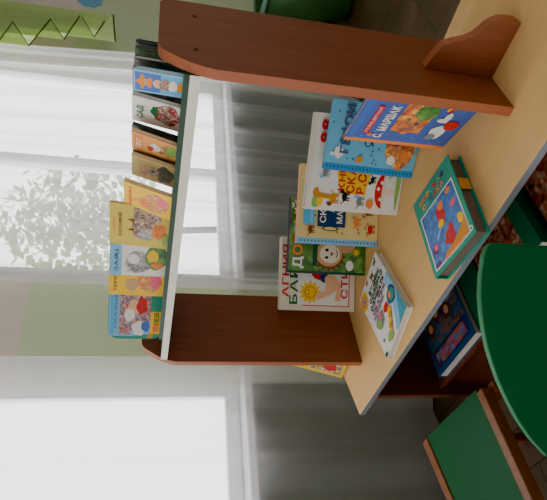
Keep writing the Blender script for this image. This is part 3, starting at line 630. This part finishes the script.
for k, (x, y, lab, m) in enumerate(((0.838, 0.10, 'slate board book, first edge behind the straw-hat one', dg), (0.846, 0.122, 'muted green board book, middle of the three edges by right board', mat('cover_moss', (84, 100, 78), 0.5)), (0.845, 0.146, 'dark teal board book squeezed furthest back against the right board', mat('cover_deep_teal', (34, 66, 72), 0.5)))):
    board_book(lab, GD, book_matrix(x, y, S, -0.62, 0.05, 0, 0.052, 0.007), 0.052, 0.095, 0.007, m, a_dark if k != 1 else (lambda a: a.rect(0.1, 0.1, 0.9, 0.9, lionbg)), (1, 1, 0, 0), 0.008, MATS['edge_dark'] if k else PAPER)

# ------------------------------------------------------------------ books on the table's lower shelf
LS = -0.27; GL = 'large books lying on the lower shelf'
mat('ink_navy', (44, 84, 130))
def a_blue(a):
    a.rect(0, 0, 1, 1, mat('ink_navy', (44, 84, 130))); a.rect(0.05, 0.36, 0.95, 0.95, bluefig)
    for x, z in ((0.2, 0.66), (0.42, 0.78), (0.66, 0.66)): a.ell(x, z, 0.10, 0.12, I['brown'], 14, 0.1); a.ell(x, z+0.02, 0.055, 0.07, I['skin'], 12)
    a.ell(0.78, 0.82, 0.10, 0.08, I['grey'], 18); a.ell(0.78, 0.82, 0.08, 0.06, I['lblue'], 18)
    a.poly([(0.05, 0.08), (0.95, 0.08), (0.95, 0.34), (0.05, 0.34)], I['dblue'])
    a.rect(0.10, 0.11, 0.90, 0.31, busy('art_candy', [(90, 150, 80), (210, 120, 60), (200, 90, 130), (80, 150, 190), (160, 50, 60), (30, 60, 110)], 55))
hardback('thick dark blue children\'s book lying on lower shelf, white page edge outward', GL, flat(0.133, 0.048, 0.0, 0.244, 0.215, -0.2400), 0.244, 0.215, 0.029, MATS['ink_navy'], a_blue)
def plain_green(a):
    a.rect(0.06, 0.05, 0.94, 0.95, mat('ink_bottle', (40, 110, 78)))
hardback('narrow bottle green book lying between blue book and red floral book', GL, flat(0.311, 0.066, 0.0, 0.10, 0.235, -0.250), 0.10, 0.235, 0.0195, MATS['ink_dark_green'], plain_green)
def a_floral(a):
    a.rect(0, 0, 1, 1, floral)
    for i in range(14): a.ell(random.random(), random.random(), 0.05, 0.03, I['brown'] if i % 2 else mat('ink_maroon', (96, 40, 34)), 10, 0.2, i)
    a.ell(0.62, 0.38, 0.055, 0.045, I['grey'], 16); a.ell(0.62, 0.38, 0.04, 0.032, MATS['ink_maroon'], 16)
mat('ink_maroon', (96, 40, 34))
hardback('dark red floral book lying left of the green spine', GL, flat(0.467, 0.060, 0.0, 0.196, 0.225, -0.250), 0.196, 0.225, 0.0195, MATS['ink_maroon'], a_floral)
hardback('dark red floral book lying right of the green spine', GL, flat(0.752, 0.060, 0.0, 0.215, 0.235, -0.250), 0.215, 0.235, 0.0195, MATS['ink_maroon'], a_floral)
hardback('thick green book lying on edge, its spine up between two floral books', GL,
         Matrix.Translation((0.573, 0.165, -0.2695)) @ Matrix.Rotation(math.radians(-90), 4, 'Z') @ Matrix.Rotation(math.radians(90), 4, 'Y') @ Matrix.Translation((-0.045, 0, 0)),
         0.044, 0.22, 0.05, mat('ink_bottle', (0, 0, 0)), lambda a: None)

# ------------------------------------------------------------------ chairs
def paint(n, rgb, r=0.4): return mat(n, rgb, r, 0.05, 8, 0.12)
greenp = paint('chair_green', (34, 92, 56), 0.5)
greenl = paint('chair_green_edge', (60, 124, 84), 0.45)
beech = wood('chair_beech', (128, 80, 48), (150, 98, 60), 0.45, (6, 30, 30))
legw = wood('chair_leg', (120, 66, 42), (140, 80, 50), 0.45, (30, 30, 5))
# near chair, back towards the table: local x runs along the back, local -y towards the viewer
ca = thing('childrens_chair', 'dark green chair nearest the viewer with a swept rounded back', 'chair', 'small green chairs',
           Matrix.Translation((0.79, -0.245, ZF)) @ Matrix.Rotation(math.atan2(0.725, 0.689), 4, 'Z'))
Z = DZ+0.095
outl = [(0.006, 0.20), (0.004, Z-0.14), (0.003, Z-0.02), (0.001, Z-0.006), (-0.006, Z), (-0.021, Z+0.005), (-0.055, Z+0.008), (-0.09, Z+0.008), (-0.119, Z+0.004), (-0.151, Z-0.003),
        (-0.182, Z-0.012), (-0.207, Z-0.022), (-0.242, Z-0.038), (-0.278, Z-0.059), (-0.311, Z-0.081), (-0.344, Z-0.108), (-0.379, Z-0.146), (-0.40, Z-0.19), (-0.41, Z-0.26), (-0.41, 0.20)]
m_ = MB(); m_.prism(outl, 'y', 0.0, 0.014, greenp, greenl); m_.build('backrest', ca, 0.003)
m_ = MB(); m_.prism([(0.0, -0.29), (-0.40, -0.29), (-0.405, 0.0), (0.0, 0.0)], 'z', 0.325, 0.341, greenp); m_.build('seat', ca, 0.003)
for x, y in ((-0.03, -0.26), (-0.37, -0.26), (-0.03, -0.03), (-0.37, -0.03)):
    m_ = MB(); m_.box((x-0.016, y-0.016, 0), (x+0.016, y+0.016, 0.325), legw); m_.build('leg', ca, 0.003)
# chair at the left table end: flush green seat between two beech rails
cb_ = thing('childrens_chair', 'small wooden chair with green seat between pale rails, under the left end', 'chair', 'small green chairs', Matrix.Translation((-0.01, -0.175, ZF)))
def rail(p0, p1, w, z0, z1, m, nm, par):
    d = (Vector(p1)-Vector(p0)).normalized(); n = Vector((-d.y, d.x))*w/2; mb = MB()
    mb.prism([(p0[0]-n.x, p0[1]-n.y), (p1[0]-n.x, p1[1]-n.y), (p1[0]+n.x, p1[1]+n.y), (p0[0]+n.x, p0[1]+n.y)], 'z', z0, z1, m); return mb.build(nm, par, 0.003)
SZ = DZ-0.25
rail((0.170, -0.012), (0.188, -0.335), 0.030, SZ-0.03, SZ+0.004, beech, 'seat_rail', cb_)
rail((-0.195, 0.006), (-0.135, -0.335), 0.034, SZ-0.03, SZ+0.004, beech, 'seat_rail', cb_)
m_ = MB(); m_.prism([(0.1545, 0.000), (0.172, -0.33), (-0.116, -0.33), (-0.176, 0.012)], 'z', SZ-0.012, SZ, greenp); m_.build('seat', cb_, 0.002)
for x, y, t in ((0.185, -0.010, SZ-0.03), (-0.195, 0.002, SZ-0.03), (0.188, -0.35, SZ+0.27), (-0.132, -0.35, SZ+0.27)):
    m_ = MB(); m_.box((x-0.015, y-0.015, 0), (x+0.015, y+0.015, t), legw); m_.build('leg', cb_, 0.003)
m_ = MB(); m_.prism([(-0.117, SZ+0.11), (0.173, SZ+0.11), (0.173, SZ+0.24), (0.12, SZ+0.26), (-0.06, SZ+0.26), (-0.117, SZ+0.24)], 'y', -0.358, -0.344, greenp); m_.build('backrest', cb_, 0.002)
m_ = MB(); m_.box((-0.18, -0.018, SZ-0.085), (0.17, -0.004, SZ-0.045), legw); m_.build('stretcher', cb_, 0.002)

# ------------------------------------------------------------------ garden outside the window
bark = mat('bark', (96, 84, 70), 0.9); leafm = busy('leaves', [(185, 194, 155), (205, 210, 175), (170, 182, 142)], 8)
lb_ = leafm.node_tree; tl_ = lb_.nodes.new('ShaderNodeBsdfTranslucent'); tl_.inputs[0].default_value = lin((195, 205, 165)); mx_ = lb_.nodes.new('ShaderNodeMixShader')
lb_.links.new(lb_.nodes['Principled BSDF'].outputs[0], mx_.inputs[1]); lb_.links.new(tl_.outputs[0], mx_.inputs[2]); lb_.links.new(mx_.outputs[0], lb_.nodes['Material Output'].inputs[0])
t = thing('garden_tree', 'pale leafy tree outside, seen blurred through the sheer curtain', 'tree', None, WM @ Matrix.Translation((4.5, 4.2, ZF-1.0)))
m_ = MB(); m_.tube([(0, 0, 0), (0.03, 0, 1.0), (-0.04, 0.05, 2.0), (0.02, 0, 3.4)], 0.05, bark, 10); m_.build('trunk', t, smooth=True)
m_ = MB(); rn = random.Random(5); kk = m_.mi(leafm)
for i in range(1150):
    u = Vector((rn.gauss(0, 1), rn.gauss(0, 1), rn.gauss(0, 1))).normalized()*(rn.random()**0.45)
    p = Vector((u.x*1.0, u.y*0.8, 3.1+u.z*1.2)); r = rn.uniform(0.06, 0.12)
    a_ = Vector((rn.gauss(0, 1), rn.gauss(0, 1), rn.gauss(0, 1))).normalized(); b_ = a_.orthogonal().normalized()*r*0.7; a_ = a_*r
    n = len(m_.v); m_.v += [tuple(p-a_), tuple(p+b_), tuple(p+a_), tuple(p-b_)]; m_.f.append((n, n+1, n+2, n+3)); m_.m.append(kk)
m_.build('foliage', t, fix=False)

# ------------------------------------------------------------------ light
wd = bpy.data.worlds.new('daylight'); scn.world = wd; wd.use_nodes = True; nt = wd.node_tree
bg = nt.nodes['Background']; tc = nt.nodes.new('ShaderNodeTexCoord')
dt = nt.nodes.new('ShaderNodeVectorMath'); dt.operation = 'DOT_PRODUCT'; dt.inputs[1].default_value = (-0.99, 0.14, 0.0)
nt.links.new(tc.outputs['Generated'], dt.inputs[0])
mr = nt.nodes.new('ShaderNodeMapRange'); mr.interpolation_type = 'SMOOTHSTEP'
mr.inputs[1].default_value = -0.1; mr.inputs[2].default_value = 0.35; mr.inputs[3].default_value = 0.55; mr.inputs[4].default_value = 3.8
nt.links.new(dt.outputs['Value'], mr.inputs[0]); nt.links.new(mr.outputs[0], bg.inputs['Strength'])
bg.inputs['Color'].default_value = (1.0, 0.985, 0.985, 1)

scn.view_settings.view_transform = 'AgX'
scn.view_settings.look = 'AgX - Punchy'
scn.view_settings.exposure = 0.95

# ------------------------------------------------------------------ camera (phone held sideways)
yaw, pitch, roll, f = 0.81181, 0.23182, 0.05244, 542.27
fw = Vector((-math.sin(yaw)*math.cos(pitch), math.cos(yaw)*math.cos(pitch), -math.sin(pitch)))
r = Vector((math.cos(yaw), math.sin(yaw), 0)); up = r.cross(fw)
r2 = r*math.cos(roll)+up*math.sin(roll); u2 = up*math.cos(roll)-r*math.sin(roll)
cd = bpy.data.cameras.new('camera'); cam = bpy.data.objects.new('camera', cd); C.objects.link(cam)
X, Y, Zc = -u2, r2, -fw
cam.matrix_world = Matrix(((X.x, Y.x, Zc.x, 1.3783), (X.y, Y.y, Zc.y, -0.8443), (X.z, Y.z, Zc.z, 0.6771), (0, 0, 0, 1)))
cd.sensor_width = 36; cd.lens = f/547*36; cd.clip_start = 0.02
scn.camera = cam

# lift everything so the floor is at zero
bpy.context.view_layer.update()
for o in list(C.objects):
    if o.parent is None:
        o.matrix_world = Matrix.Translation((0, 0, DZ)) @ o.matrix_world
